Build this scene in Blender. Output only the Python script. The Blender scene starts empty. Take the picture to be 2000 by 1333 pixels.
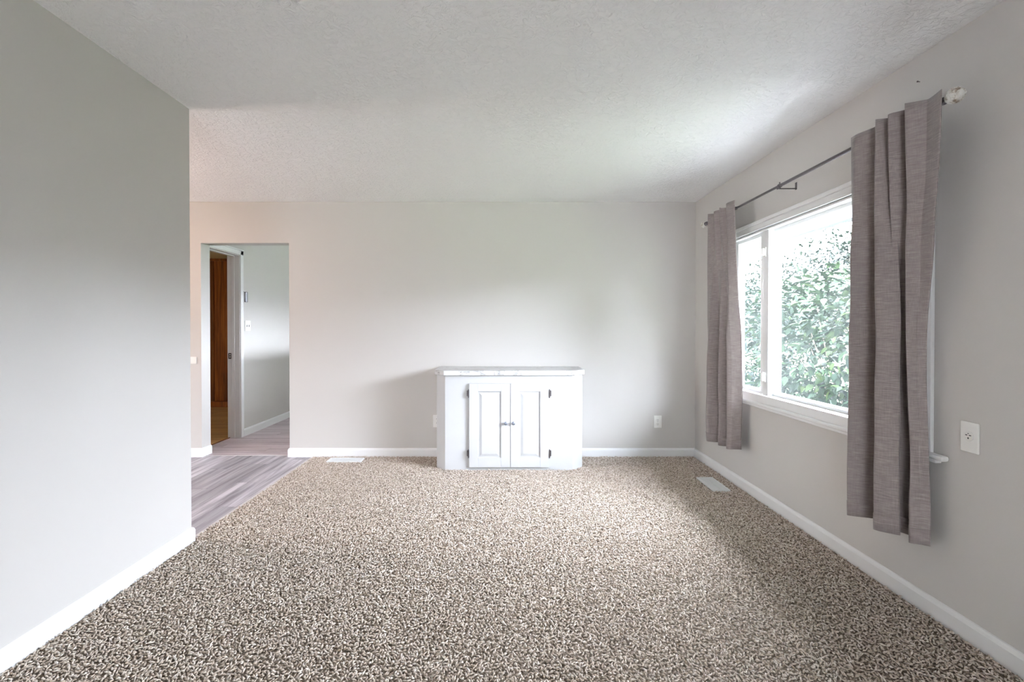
import bpy, bmesh, math, random
import numpy as np
from mathutils import Vector, Matrix

random.seed(7)
rng = np.random.default_rng(7)
sc = bpy.context.scene
COL = sc.collection

# ------------------------------------------------------------------ camera
CAM_Z = 1.235
cam_d = bpy.data.cameras.new('camera')
cam = bpy.data.objects.new('camera', cam_d)
COL.objects.link(cam)
cam.location = (0, 0, CAM_Z)
cam.rotation_euler = (math.radians(90 - 0.5), 0, 0)
cam_d.sensor_width = 36
cam_d.lens = 944 / 2000 * 36
cam_d.shift_x = 17 / 2000
cam_d.shift_y = -16.8 / 2000
cam_d.clip_start = 0.02
cam_d.clip_end = 200
sc.camera = cam

# ------------------------------------------------------------------ world, lights, exposure
SKY = 120.0
w = bpy.data.worlds.new('overcast_sky')
sc.world = w
w.use_nodes = True
wn = w.node_tree.nodes
bg = wn['Background']
bg.inputs['Color'].default_value = (0.80, 0.87, 1.0, 1)
bg.inputs['Strength'].default_value = SKY
sc.view_settings.view_transform = 'Standard'
sc.view_settings.look = 'None'
sc.view_settings.gamma = 1
sc.view_settings.use_curve_mapping = False
sc.view_settings.exposure = 0.16
sc.cycles.diffuse_bounces = 8
sc.cycles.max_bounces = 16
sc.cycles.transparent_max_bounces = 16


def portal(name, loc, rot, sx, sy):
    """marks a wall opening for the sky light; adds no light of its own"""
    d = bpy.data.lights.new(name, 'AREA')
    d.shape = 'RECTANGLE'
    d.size, d.size_y = sx, sy
    d.cycles.is_portal = True
    o = bpy.data.objects.new(name, d)
    COL.objects.link(o)
    o.location = loc
    o.rotation_euler = rot
    return o


R90 = math.pi / 2
# room dimensions (metres)
XR, XL, YB, ZC = 1.838, -1.80, 4.626, 2.44
YE = 2.78            # free end of the left wall
YF = -2.7            # wall behind the camera
XD = -5.2            # far wall of the dining area
WT = 0.14
portal('portal_main_window', (2.02, 3.04, 1.345), (0, R90, 0), 1.2, 1.9)
portal('portal_dining_window', (XD - 0.16, 2.8, 1.0), (0, -R90, 0), 2.0, 0.8)
portal('portal_added_rear_opening', (-0.66, YF - 0.16, 1.0), (R90, 0, 0), 1.08, 2.0)  # unseen opening behind the camera, added for fill light
portal('portal_hall_window', (-0.74, 6.3, 1.84), (0, R90, 0), 1.12, 2.0)


# ------------------------------------------------------------------ material helpers
def new_mat(name):
    m = bpy.data.materials.new(name)
    m.use_nodes = True
    nt = m.node_tree
    return m, nt, nt.nodes['Principled BSDF']


def ramp(nt, fac, stops):
    r = nt.nodes.new('ShaderNodeValToRGB')
    el = r.color_ramp.elements
    while len(el) < len(stops):
        el.new(0.5)
    for e, (p, c) in zip(el, stops):
        e.position = p
        e.color = (*c, 1)
    nt.links.new(fac, r.inputs['Fac'])
    return r.outputs['Color']


def noise(nt, scale, detail=3, rough=0.5, vec=None, dist=0.0):
    n = nt.nodes.new('ShaderNodeTexNoise')
    n.inputs['Scale'].default_value = scale
    n.inputs['Detail'].default_value = detail
    n.inputs['Roughness'].default_value = rough
    n.inputs['Distortion'].default_value = dist
    if vec is not None:
        nt.links.new(vec, n.inputs['Vector'])
    return n.outputs['Fac']


def pos(nt, scale=(1, 1, 1)):
    g = nt.nodes.new('ShaderNodeNewGeometry')
    mp = nt.nodes.new('ShaderNodeMapping')
    mp.inputs['Scale'].default_value = scale
    nt.links.new(g.outputs['Position'], mp.inputs['Vector'])
    return mp.outputs['Vector']


def bump(nt, b, height, strength, dist):
    n = nt.nodes.new('ShaderNodeBump')
    n.inputs['Strength'].default_value = strength
    n.inputs['Distance'].default_value = dist
    nt.links.new(height, n.inputs['Height'])
    nt.links.new(n.outputs['Normal'], b.inputs['Normal'])


def shade(c, f):
    return tuple(min(1, x * f) for x in c)


def plain(name, col, rough=0.6, var=0.04, nscale=8, metal=0.0, bmp=0.0, bscale=200, spec=0.5):
    m, nt, b = new_mat(name)
    v = pos(nt)
    c = ramp(nt, noise(nt, nscale, 3, vec=v), [(0.3, shade(col, 1 - var)), (0.7, shade(col, 1 + var))])
    nt.links.new(c, b.inputs['Base Color'])
    b.inputs['Roughness'].default_value = rough
    b.inputs['Metallic'].default_value = metal
    b.inputs['Specular IOR Level'].default_value = spec
    if bmp:
        bump(nt, b, noise(nt, bscale, 2, vec=v), bmp, 0.002)
    return m


M = {}
M['wall'] = plain('wall_paint_greige', (0.51, 0.488, 0.463), 0.55, 0.012, 1.5, bmp=0.08, bscale=350, spec=0.35)
M['white'] = plain('white_trim_paint', (0.76, 0.76, 0.76), 0.35, 0.01, 5)
M['vinyl'] = plain('white_vinyl', (0.82, 0.83, 0.84), 0.3, 0.01, 5)
M['cabinet'] = plain('cabinet_white_paint', (0.47, 0.47, 0.47), 0.4, 0.02, 6)
M['plate'] = plain('white_plastic', (0.80, 0.79, 0.76), 0.35, 0.01, 30)
M['dark'] = plain('dark_slot', (0.02, 0.02, 0.02), 0.6)
M['bronze'] = plain('dark_bronze_metal', (0.07, 0.06, 0.06), 0.4, 0.1, 40, metal=0.6)
M['hinge'] = plain('blackened_hinge_metal', (0.06, 0.05, 0.05), 0.45, 0.2, 60, metal=0.5)
M['knob'] = plain('pewter_knob', (0.22, 0.24, 0.28), 0.35, 0.08, 50, metal=0.7)
M['register'] = plain('register_enamel', (0.72, 0.74, 0.74), 0.35, 0.02, 20)
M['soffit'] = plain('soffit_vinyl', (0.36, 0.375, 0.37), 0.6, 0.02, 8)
M['fascia'] = plain('fascia_dark_paint', (0.06, 0.065, 0.07), 0.6, 0.1, 8)
M['strip'] = plain('transition_strip', (0.55, 0.53, 0.52), 0.4, 0.05, 20)
M['siding'] = plain('outer_siding', (0.7, 0.7, 0.68), 0.6, 0.02, 4)
M['concrete'] = plain('bounce_slab_concrete', (0.58, 0.57, 0.56), 0.9, 0.1, 3)  # surface of the slabs added to reflect light indoors
M['gravel'] = plain('bounce_strip_gravel', (0.68, 0.67, 0.65), 0.95, 0.12, 40, bmp=0.6, bscale=90)  # bright surface of the strip added to throw light upward
M['lawn'] = plain('lawn_grass', (0.11, 0.14, 0.075), 0.95, 0.35, 2.5, bmp=0.5, bscale=60)
M['brass'] = plain('dark_strike_metal', (0.03, 0.028, 0.025), 0.5, 0.1, 60, metal=0.4)
M['chime'] = plain('grey_metal_cover', (0.35, 0.36, 0.38), 0.3, 0.05, 30, metal=0.6)
M['bark'] = plain('bark', (0.10, 0.075, 0.055), 0.9, 0.3, 20)
M['tan_ceiling'] = plain('tan_ceiling_board', (0.55, 0.42, 0.22), 0.7, 0.06, 3)
M['lampshade'] = plain('lamp_fabric', (0.8, 0.7, 0.55), 0.8, 0.03, 10)


def ceiling_mat():
    m, nt, b = new_mat('textured_ceiling_paint')
    b.inputs['Base Color'].default_value = (0.90, 0.90, 0.90, 1)
    b.inputs['Roughness'].default_value = 0.85
    b.inputs['Specular IOR Level'].default_value = 0.2
    v = pos(nt, (1, 1, 0.2))
    a = noise(nt, 26, 5, 0.62, vec=v, dist=1.2)
    r = ramp(nt, a, [(0.40, (0, 0, 0)), (0.52, (0.75, 0.75, 0.75)), (0.62, (1, 1, 1))])
    bump(nt, b, r, 0.6, 0.006)
    return m


def wood_mat(name, c0, c1, c2, along, rough=0.45, sc_=3.0, rand=0.25, stretch=0.05, spec=0.5):
    m, nt, b = new_mat(name)
    s = [1.0, 1.0, 1.0]
    s[along] = stretch
    oi = nt.nodes.new('ShaderNodeObjectInfo')
    g = nt.nodes.new('ShaderNodeNewGeometry')
    mul = nt.nodes.new('ShaderNodeVectorMath')
    mul.operation = 'SCALE'
    comb = nt.nodes.new('ShaderNodeCombineXYZ')
    for k in 'XYZ':
        nt.links.new(oi.outputs['Random'], comb.inputs[k])
    nt.links.new(comb.outputs[0], mul.inputs[0])
    mul.inputs['Scale'].default_value = 37.0
    add = nt.nodes.new('ShaderNodeVectorMath')
    add.operation = 'ADD'
    nt.links.new(g.outputs['Position'], add.inputs[0])
    nt.links.new(mul.outputs[0], add.inputs[1])
    mp = nt.nodes.new('ShaderNodeMapping')
    mp.inputs['Scale'].default_value = s
    nt.links.new(add.outputs[0], mp.inputs['Vector'])
    n1 = noise(nt, 22 * sc_ / 3, 6, 0.65, vec=mp.outputs[0], dist=0.6)
    col = ramp(nt, n1, [(0.33, c0), (0.5, c1), (0.66, c2)])
    mr = nt.nodes.new('ShaderNodeMapRange')
    mr.inputs['To Min'].default_value = 1 - rand
    mr.inputs['To Max'].default_value = 1 + rand
    nt.links.new(oi.outputs['Random'], mr.inputs['Value'])
    mx = nt.nodes.new('ShaderNodeVectorMath')
    mx.operation = 'SCALE'
    nt.links.new(col, mx.inputs[0])
    nt.links.new(mr.outputs[0], mx.inputs['Scale'])
    nt.links.new(mx.outputs[0], b.inputs['Base Color'])
    b.inputs['Roughness'].default_value = rough
    b.inputs['Specular IOR Level'].default_value = spec
    bump(nt, b, n1, 0.15, 0.001)
    return m


def carpet_mat():
    m, nt, b = new_mat('frieze_carpet_yarn')
    at = nt.nodes.new('ShaderNodeAttribute')
    at.attribute_name = 'tone'
    c = ramp(nt, at.outputs['Fac'], [(0.0, (0.27, 0.205, 0.15)), (0.45, (0.53, 0.445, 0.365)), (1.0, (0.76, 0.69, 0.62))])
    nt.links.new(c, b.inputs['Base Color'])
    b.inputs['Roughness'].default_value = 0.95
    b.inputs['Specular IOR Level'].default_value = 0.1
    b.inputs['Sheen Weight'].default_value = 0.25
    b.inputs['Sheen Roughness'].default_value = 0.5
    return m


def carpet_base_mat():
    m, nt, b = new_mat('carpet_backing')
    v = pos(nt)
    n1 = noise(nt, 120, 4, 0.6, vec=v)
    c = ramp(nt, n1, [(0.35, (0.11, 0.08, 0.058)), (0.65, (0.26, 0.205, 0.155))])
    nt.links.new(c, b.inputs['Base Color'])
    b.inputs['Roughness'].default_value = 0.95
    bump(nt, b, n1, 0.8, 0.01)
    return m


def fabric_mat():
    m, nt, b = new_mat('mauve_slub_fabric')
    v = pos(nt, (22, 22, 330))
    v2 = pos(nt, (300, 300, 20))
    n1 = noise(nt, 1.0, 4, 0.6, vec=v)
    n2 = noise(nt, 1.0, 3, 0.6, vec=v2)
    mixf = nt.nodes.new('ShaderNodeMath')
    mixf.operation = 'MULTIPLY_ADD'
    mixf.inputs[1].default_value = 0.35
    nt.links.new(n2, mixf.inputs[0])
    nt.links.new(n1, mixf.inputs[2])
    c = ramp(nt, mixf.outputs[0], [(0.45, (0.100, 0.078, 0.070)), (0.66, (0.140, 0.112, 0.102)), (0.9, (0.200, 0.166, 0.152))])
    nt.links.new(c, b.inputs['Base Color'])
    b.inputs['Roughness'].default_value = 0.85
    b.inputs['Sheen Weight'].default_value = 0.2
    bump(nt, b, mixf.outputs[0], 0.35, 0.002)
    return m


def glass_mat():
    m, nt, b = new_mat('window_glass')
    nt.nodes.remove(b)
    out = nt.nodes['Material Output']
    tr = nt.nodes.new('ShaderNodeBsdfTransparent')
    tr.inputs['Color'].default_value = (0.985, 0.99, 0.99, 1)
    gl = nt.nodes.new('ShaderNodeBsdfGlossy')
    gl.inputs['Roughness'].default_value = 0.02
    mx = nt.nodes.new('ShaderNodeMixShader')
    mx.inputs[0].default_value = 0.035
    nt.links.new(tr.outputs[0], mx.inputs[1])
    nt.links.new(gl.outputs[0], mx.inputs[2])
    # washed-out glare over the view, put into the pane as a faint white veil
    tl = nt.nodes.new('ShaderNodeBsdfTranslucent')
    tl.inputs['Color'].default_value = (0.9, 0.95, 0.95, 1)
    mx2 = nt.nodes.new('ShaderNodeMixShader')
    glare_haze = noise(nt, 3.0, 4, 0.6, vec=pos(nt))
    mr = nt.nodes.new('ShaderNodeMapRange')
    mr.inputs['From Min'].default_value = 0.3
    mr.inputs['From Max'].default_value = 0.7
    mr.inputs['To Min'].default_value = 0.002
    mr.inputs['To Max'].default_value = 0.006
    nt.links.new(glare_haze, mr.inputs['Value'])
    nt.links.new(mr.outputs[0], mx2.inputs[0])
    nt.links.new(mx.outputs[0], mx2.inputs[1])
    nt.links.new(tl.outputs[0], mx2.inputs[2])
    nt.links.new(mx2.outputs[0], out.inputs['Surface'])
    return m


def marble_mat():
    m, nt, b = new_mat('white_marble_laminate')
    v = pos(nt, (1, 2.2, 2))
    n1 = noise(nt, 3.2, 6, 0.6, vec=v, dist=1.6)
    c = ramp(nt, n1, [(0.43, (0.58, 0.58, 0.58)), (0.485, (0.52, 0.515, 0.51)), (0.5, (0.22, 0.21, 0.205)), (0.515, (0.50, 0.50, 0.50)), (0.57, (0.60, 0.60, 0.60))])
    nt.links.new(c, b.inputs['Base Color'])
    b.inputs['Roughness'].default_value = 0.3
    return m


def leaf_mat(name, dark, mid, lite):
    m, nt, b = new_mat(name)
    at = nt.nodes.new('ShaderNodeAttribute')
    at.attribute_name = 'tone'
    oi = nt.nodes.new('ShaderNodeObjectInfo')
    ad = nt.nodes.new('ShaderNodeMath')
    ad.operation = 'ADD'
    ad.use_clamp = True
    nt.links.new(at.outputs['Fac'], ad.inputs[0])
    sb = nt.nodes.new('ShaderNodeMath')
    sb.operation = 'MULTIPLY_ADD'
    sb.inputs[1].default_value = 0.5
    sb.inputs[2].default_value = -0.25
    nt.links.new(oi.outputs['Random'], sb.inputs[0])
    nt.links.new(sb.outputs[0], ad.inputs[1])
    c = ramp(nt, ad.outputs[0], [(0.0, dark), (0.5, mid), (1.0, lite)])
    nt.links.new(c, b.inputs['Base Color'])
    b.inputs['Roughness'].default_value = 0.55
    b.inputs['Specular IOR Level'].default_value = 0.08
    return m


def finial_mat():
    m, nt, b = new_mat('whitewashed_carved_resin')
    v = pos(nt)
    c = ramp(nt, noise(nt, 38, 4, 0.65, vec=v), [(0.36, (0.16, 0.10, 0.06)), (0.44, (0.45, 0.41, 0.34)), (0.54, (0.66, 0.65, 0.60))])
    nt.links.new(c, b.inputs['Base Color'])
    b.inputs['Roughness'].default_value = 0.5
    return m


M['ceiling'] = ceiling_mat()
M['plank_y'] = wood_mat('grey_plank_lengthwise', (0.15, 0.135, 0.15), (0.33, 0.31, 0.335), (0.50, 0.48, 0.51), 1)
M['plank_x'] = wood_mat('rosy_grey_plank', (0.27, 0.22, 0.235), (0.43, 0.36, 0.38), (0.55, 0.48, 0.50), 0, rand=0.12)
M['tan_plank'] = wood_mat('tan_floor_plank', (0.22, 0.12, 0.045), (0.36, 0.21, 0.085), (0.45, 0.29, 0.13), 0, rand=0.12)
M['panel'] = wood_mat('dark_wood_panelling', (0.05, 0.013, 0.002), (0.10, 0.028, 0.004), (0.17, 0.052, 0.009), 2, 0.6, rand=0.3, spec=0.06)
M['carpet'] = carpet_mat()
M['carpet_base'] = carpet_base_mat()
M['fabric'] = fabric_mat()
M['glass'] = glass_mat()
M['marble'] = marble_mat()
M['leaf'] = leaf_mat('shrub_leaf', (0.0055, 0.012, 0.007), (0.013, 0.026, 0.011), (0.028, 0.041, 0.009))
M['leaf_dark'] = leaf_mat('dark_shrub_leaf', (0.005, 0.010, 0.0085), (0.010, 0.018, 0.014), (0.019, 0.028, 0.021))
M['leaf_tree'] = leaf_mat('tree_leaf', (0.0045, 0.007, 0.005), (0.008, 0.0115, 0.008), (0.013, 0.017, 0.012))
M['finial'] = finial_mat()


# ------------------------------------------------------------------ object helpers
def link(name, me, mat=None, parent=None, loc=(0, 0, 0)):
    o = bpy.data.objects.new(name, me)
    COL.objects.link(o)
    o.location = loc
    if mat is not None and me is not None and not me.materials:
        me.materials.append(M[mat] if isinstance(mat, str) else mat)
    if parent is not None:
        o.parent = parent
    return o


def tag(o, label, cat=None, group=None, kind=None):
    o['label'] = label
    if cat:
        o['category'] = cat
    if group:
        o['group'] = group
    if kind:
        o['kind'] = kind
    return o


def empty(name, loc=(0, 0, 0)):
    o = bpy.data.objects.new(name, None)
    COL.objects.link(o)
    o.location = loc
    return o


def struct(o, label=None):
    o['kind'] = 'structure'
    if label:
        o['label'] = label
    return o


def to_mesh(bm, name, smooth=False):
    me = bpy.data.meshes.new(name)
    bmesh.ops.recalc_face_normals(bm, faces=bm.faces)
    bm.to_mesh(me)
    bm.free()
    if smooth:
        for p in me.polygons:
            p.use_smooth = True
    return me


def box(bm, x0, x1, y0, y1, z0, z1, bev=0.0, seg=2):
    r = bmesh.ops.create_cube(bm, size=1.0)
    vs = r['verts']
    for v in vs:
        v.co = Vector(((x0 + x1) / 2 + v.co.x * (x1 - x0), (y0 + y1) / 2 + v.co.y * (y1 - y0), (z0 + z1) / 2 + v.co.z * (z1 - z0)))
    if bev:
        es = list({e for v in vs for e in v.link_edges})
        bmesh.ops.bevel(bm, geom=es, offset=bev, segments=seg, affect='EDGES', profile=0.5)


def bx(name, lim, mat, parent=None, bev=0.0, seg=2):
    bm = bmesh.new()
    box(bm, *lim, bev=bev, seg=seg)
    return link(name, to_mesh(bm, name), mat, parent)


def cyl(bm, p0, p1, r0, r1=None, n=16):
    p0, p1 = Vector(p0), Vector(p1)
    r1 = r0 if r1 is None else r1
    d = p1 - p0
    rot = d.to_track_quat('Z', 'Y').to_matrix().to_4x4()
    mt = Matrix.Translation((p0 + p1) / 2) @ rot
    bmesh.ops.create_cone(bm, cap_ends=True, segments=n, radius1=r0, radius2=r1, depth=d.length, matrix=mt)


def lathe(bm, origin, axis, prof, n=20):
    """prof: list of (distance along axis, radius)"""
    rot = Vector(axis).to_track_quat('Z', 'Y').to_matrix()
    o = Vector(origin)
    rings = []
    for t, r in prof:
        rings.append([bm.verts.new(o + rot @ Vector((r * math.cos(2 * math.pi * k / n), r * math.sin(2 * math.pi * k / n), t))) for k in range(n)])
    for a, b in zip(rings, rings[1:]):
        for k in range(n):
            bm.faces.new((a[k], a[(k + 1) % n], b[(k + 1) % n], b[k]))
    bm.faces.new(rings[0][::-1])
    bm.faces.new(rings[-1])


def prism(bm, poly, z0, z1, bev=0.0):
    a = [bm.verts.new((x, y, z0)) for x, y in poly]
    b = [bm.verts.new((x, y, z1)) for x, y in poly]
    n = len(poly)
    bm.faces.new(a[::-1])
    bm.faces.new(b)
    for k in range(n):
        bm.faces.new((a[k], a[(k + 1) % n], b[(k + 1) % n], b[k]))
    if bev:
        bmesh.ops.bevel(bm, geom=list({e for v in a + b for e in v.link_edges}), offset=bev, segments=2, affect='EDGES', profile=0.5)


def sweep(bm, prof, path, closed=False):
    """prof: list of (out, z) ; path: list of (x, y) wall-foot points, offset direction to the left of travel, mitred"""
    n = len(path)
    rings = []
    for i, p in enumerate(path):
        p = Vector(p)
        ds = []
        if i > 0:
            ds.append((p - Vector(path[i - 1])).normalized())
        if i < n - 1:
            ds.append((Vector(path[i + 1]) - p).normalized())
        ns = [Vector((-d.y, d.x)) for d in ds]
        m = sum(ns, Vector((0, 0))).normalized()
        m = m / max(0.3, m.dot(ns[0]))
        rings.append([bm.verts.new((p.x + m.x * o, p.y + m.y * o, z)) for o, z in prof])
    k = len(prof)
    for a, b in zip(rings, rings[1:]):
        for j in range(k):
            bm.faces.new((a[j], b[j], b[(j + 1) % k], a[(j + 1) % k]))
    bm.faces.new(rings[0])
    bm.faces.new(rings[-1][::-1])


def wall_mesh(name, axis, p0, p1, u0, u1, v0, v1, holes):
    """a wall of thickness p0..p1 across `axis` ('x' or 'y'), with rectangular holes (u0,u1,v0,v1)"""
    us = sorted({u0, u1, *[h[0] for h in holes], *[h[1] for h in holes]})
    vs = sorted({v0, v1, *[h[2] for h in holes], *[h[3] for h in holes]})
    bm = bmesh.new()
    cache = {}

    def vert(p, u, v):
        k = (p, u, v)
        if k not in cache:
            cache[k] = bm.verts.new((p, u, v) if axis == 'x' else (u, p, v))
        return cache[k]

    def solid(i, j):
        if i < 0 or j < 0 or i >= len(us) - 1 or j >= len(vs) - 1:
            return False
        uc, vc = (us[i] + us[i + 1]) / 2, (vs[j] + vs[j + 1]) / 2
        return not any(h[0] < uc < h[1] and h[2] < vc < h[3] for h in holes)
    for i in range(len(us) - 1):
        for j in range(len(vs) - 1):
            if not solid(i, j):
                continue
            a, b, c, d = us[i], us[i + 1], vs[j], vs[j + 1]
            for p in (p0, p1):
                bm.faces.new([vert(p, a, c), vert(p, b, c), vert(p, b, d), vert(p, a, d)])
            for (ni, nj, q) in ((i - 1, j, ((a, c), (a, d))), (i + 1, j, ((b, c), (b, d))), (i, j - 1, ((a, c), (b, c))), (i, j + 1, ((a, d), (b, d)))):
                if not solid(ni, nj):
                    (ua, va), (ub, vb) = q
                    bm.faces.new([vert(p0, ua, va), vert(p0, ub, vb), vert(p1, ub, vb), vert(p1, ua, va)])
    return to_mesh(bm, name)


# ------------------------------------------------------------------ room shell
WY0, WY1, WZ0, WZ1 = 2.12, 3.96, 0.745, 1.940       # main window opening
DX0, DX1, DZ = -2.891, -2.048, 2.050                 # doorway in the back wall
HX = -2.965                                          # hall wall face
TOP = 2.60
struct(link('wall_right', wall_mesh('wall_right', 'x', XR, XR + WT, YF - WT, YB + WT, -0.08, TOP, [(WY0, WY1, WZ0, WZ1)]), 'wall'),
       'grey painted wall holding the wide window')
struct(link('wall_back', wall_mesh('wall_back', 'y', YB, YB + WT, XD, XR, -0.08, TOP, [(DX0, DX1, -1, DZ)]), 'wall'),
       'greige painted end wall behind the white cabinet')
struct(link('wall_left', wall_mesh('wall_left', 'x', XL - 0.12, XL, YF, YE, -0.08, TOP, []), 'wall'),
       'pale painted wall ending short of the doorway')
struct(link('wall_front', wall_mesh('wall_front', 'y', YF - WT, YF, XL - 0.12, XR, -0.08, TOP, [(-1.2, -0.12, 0.0, 2.0)]), 'wall'))  # the hole is an added opening that lets in fill light
struct(link('wall_dining', wall_mesh('wall_dining', 'x', XD - WT, XD, 0.7, YB + WT, -0.08, TOP, [(2.4, 3.2, 0.0, 2.0)]), 'wall'))
struct(link('wall_dining_front', wall_mesh('wall_dining_front', 'y', 0.6, 0.74, XD, XL - 0.12, -0.08, TOP, []), 'wall'))
# hall and the panelled room beyond it
JY = 5.43                                            # far jamb of the hall door
struct(link('wall_hall', wall_mesh('wall_hall', 'x', HX - 0.13, HX, YB + WT, 8.2, -0.08, TOP, [(4.79, JY + 0.02, -1, 2.07)]), 'wall'),
       'white lit hall wall seen through the doorway')
struct(link('wall_hall_right', wall_mesh('wall_hall_right', 'x', -0.9, -0.76, YB + WT, 8.2, -0.08, TOP, [(5.3, 7.3, 1.28, 2.40)]), 'wall'))
struct(link('wall_hall_end', wall_mesh('wall_hall_end', 'y', 8.2, 8.34, HX - 0.13, -0.76, -0.08, TOP, []), 'wall'))
pw = struct(link('wall_panelled', wall_mesh('wall_panelled', 'y', 7.59, 7.70, -5.6, HX - 0.13, -0.08, 2.45, []), 'panel'),
            'dark wood panelled wall in the room beyond the hall')
struct(link('wall_panelled_side', wall_mesh('wall_panelled_side', 'x', -5.7, -5.6, YB + WT, 7.7, -0.08, 2.45, []), 'panel'))

x = -5.6
k = 0
while x < HX - 0.15:
    wd = [0.20, 0.135, 0.24, 0.16][k % 4]
    x1 = min(x + wd, HX - 0.13)
    bx('board', (x + 0.003, x1 - 0.003, 7.572, 7.592, 0.09, 2.30), 'panel', pw, bev=0.003, seg=1)
    x = x1
    k += 1
bx('base_moulding', (-5.6, HX - 0.13, 7.560, 7.592, 0.0, 0.085), 'panel', pw, bev=0.006)
bx('top_moulding', (-5.6, HX - 0.13, 7.555, 7.592, 2.285, 2.325), 'panel', pw, bev=0.006)

# door lining of the hall door
dl = struct(empty('door_1', (HX, JY, 0)), 'white door frame in the hall, no door leaf in view')


def dpart(name, lim, mat='white', bev=0.002):
    o = bx(name, lim, mat, None, bev)
    o.parent = dl
    o.matrix_parent_inverse = Matrix.Translation((-HX, -JY, 0))
    return o


dpart('jamb', (HX - 0.135, HX + 0.004, JY, JY + 0.02, 0, 2.05))
dpart('head_jamb', (HX - 0.135, HX + 0.004, 4.79, JY + 0.02, 2.05, 2.07))
dpart('stop', (HX - 0.085, HX - 0.05, JY - 0.011, JY, 0, 2.05), bev=0.004)
dpart('head_stop', (HX - 0.085, HX - 0.05, 4.79, JY, 2.039, 2.05), bev=0.004)
dpart('casing', (HX, HX + 0.016, JY + 0.006, JY + 0.066, 0, 2.115), bev=0.005)
dpart('casing', (HX + 0.0, HX + 0.010, JY + 0.052, JY + 0.070, 0, 2.118), bev=0.004)
dpart('head_casing', (HX, HX + 0.016, 4.77, JY + 0.066, 2.056, 2.116), bev=0.005)
dpart('head_casing', (HX, HX + 0.022, 4.77, JY + 0.070, 2.104, 2.118), bev=0.004)
sp = dpart('strike_plate', (HX - 0.125, HX - 0.092, JY - 0.0025, JY + 0.001, 0.890, 0.955), 'brass', 0.001)
for zz in (0.905, 0.930):
    o = bx('strike_hole', (HX - 0.112, HX - 0.100, JY - 0.0032, JY, zz, zz + 0.014), 'plate', None, 0.001)
    o.parent = sp

# ceilings: the living room one rises slightly to the left wall
nx, ny = 40, 40
vs, fs = [], []
x_ = np.linspace(XD - 0.1, XR + 0.1, nx)
y_ = np.linspace(YF - 0.1, YB + 0.1, ny)
for yy in y_:
    for xx in x_:
        s = min(1.0, max(0.0, (XR - xx) / (XR - XL)))
        t = min(1.0, max(0.0, (YB - yy) / (YB - YE)))
        vs.append((xx, yy, ZC + 0.052 * s * t ** 0.8))
for j in range(ny - 1):
    for i in range(nx - 1):
        a = j * nx + i
        fs.append((a, a + nx, a + nx + 1, a + 1))
me = bpy.data.meshes.new('ceiling')
me.from_pydata(vs, [], fs)
for p in me.polygons:
    p.use_smooth = True
struct(link('ceiling', me, 'ceiling'), 'white ceiling with a rough trowelled texture')
struct(bx('ceiling_hall', (HX - 0.13, -0.76, YB + WT - 0.01, 8.34, ZC, ZC + 0.1), 'ceiling'))
struct(bx('ceiling_panelled', (-5.7, HX - 0.125, YB + WT, 7.7, 2.325, 2.42), 'tan_ceiling'), 'tan ceiling of the panelled room')
struct(bx('roof', (XD - 0.7, 2.69, YF - 0.8, 8.6, 2.62, 2.74), 'siding'))

# floors
CX = -1.815                                          # carpet edge
fl = struct(bx('floor', (CX, XR, YF, YB, -0.08, 0.0), 'carpet_base'), 'floor under the brown carpet')
fd = struct(bx('floor_dining', (XD, CX, 0.7, YB + 0.05, -0.08, -0.012), 'dark'), 'grey wood plank floor beside the carpet')
fh = struct(bx('floor_hall', (HX - 0.115, -0.76, YB + 0.05, 8.2, -0.08, -0.012), 'dark'), 'rosy grey plank floor of the hall')
fp = struct(bx('floor_panelled', (-5.6, HX - 0.115, YB + WT, 7.6, -0.08, -0.012), 'dark'), 'tan wood floor of the panelled room')
struct(bx('floor_behind', (XL - 0.12, CX, YF, 0.7, -0.08, 0.0), 'carpet_base'))


def planks(parent, name, x0, x1, y0, y1, width, length, along, mat):
    gap = 0.0012
    cache = {}

    def piece(a0, a1, b0, b1):
        key = (round(a1 - a0, 4), round(b1 - b0, 4))
        if key not in cache:
            bm = bmesh.new()
            hx, hy = (a1 - a0) / 2 - gap, (b1 - b0) / 2 - gap
            box(bm, -hx, hx, -hy, hy, -0.012, 0.0, bev=0.0012, seg=1)
            cache[key] = to_mesh(bm, name)
            cache[key].materials.append(M[mat])
        link(name, cache[key], None, parent, ((a0 + a1) / 2, (b0 + b1) / 2, 0.0))
    lo, hi = (y0, y1) if along == 'y' else (x0, x1)
    c0, c1 = (x0, x1) if along == 'y' else (y0, y1)
    n = round((c1 - c0) / width)
    wd = (c1 - c0) / n
    for i in range(n):
        s = lo - ((i * 0.437) % 1.0) * length
        while s < hi - 1e-6:
            e = min(s + length, hi)
            a, b = max(s, lo), e
            if b - a > 0.02:
                if along == 'y':
                    piece(c0 + i * wd, c0 + (i + 1) * wd, a, b)
                else:
                    piece(a, b, c0 + i * wd, c0 + (i + 1) * wd)
            s += length


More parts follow.
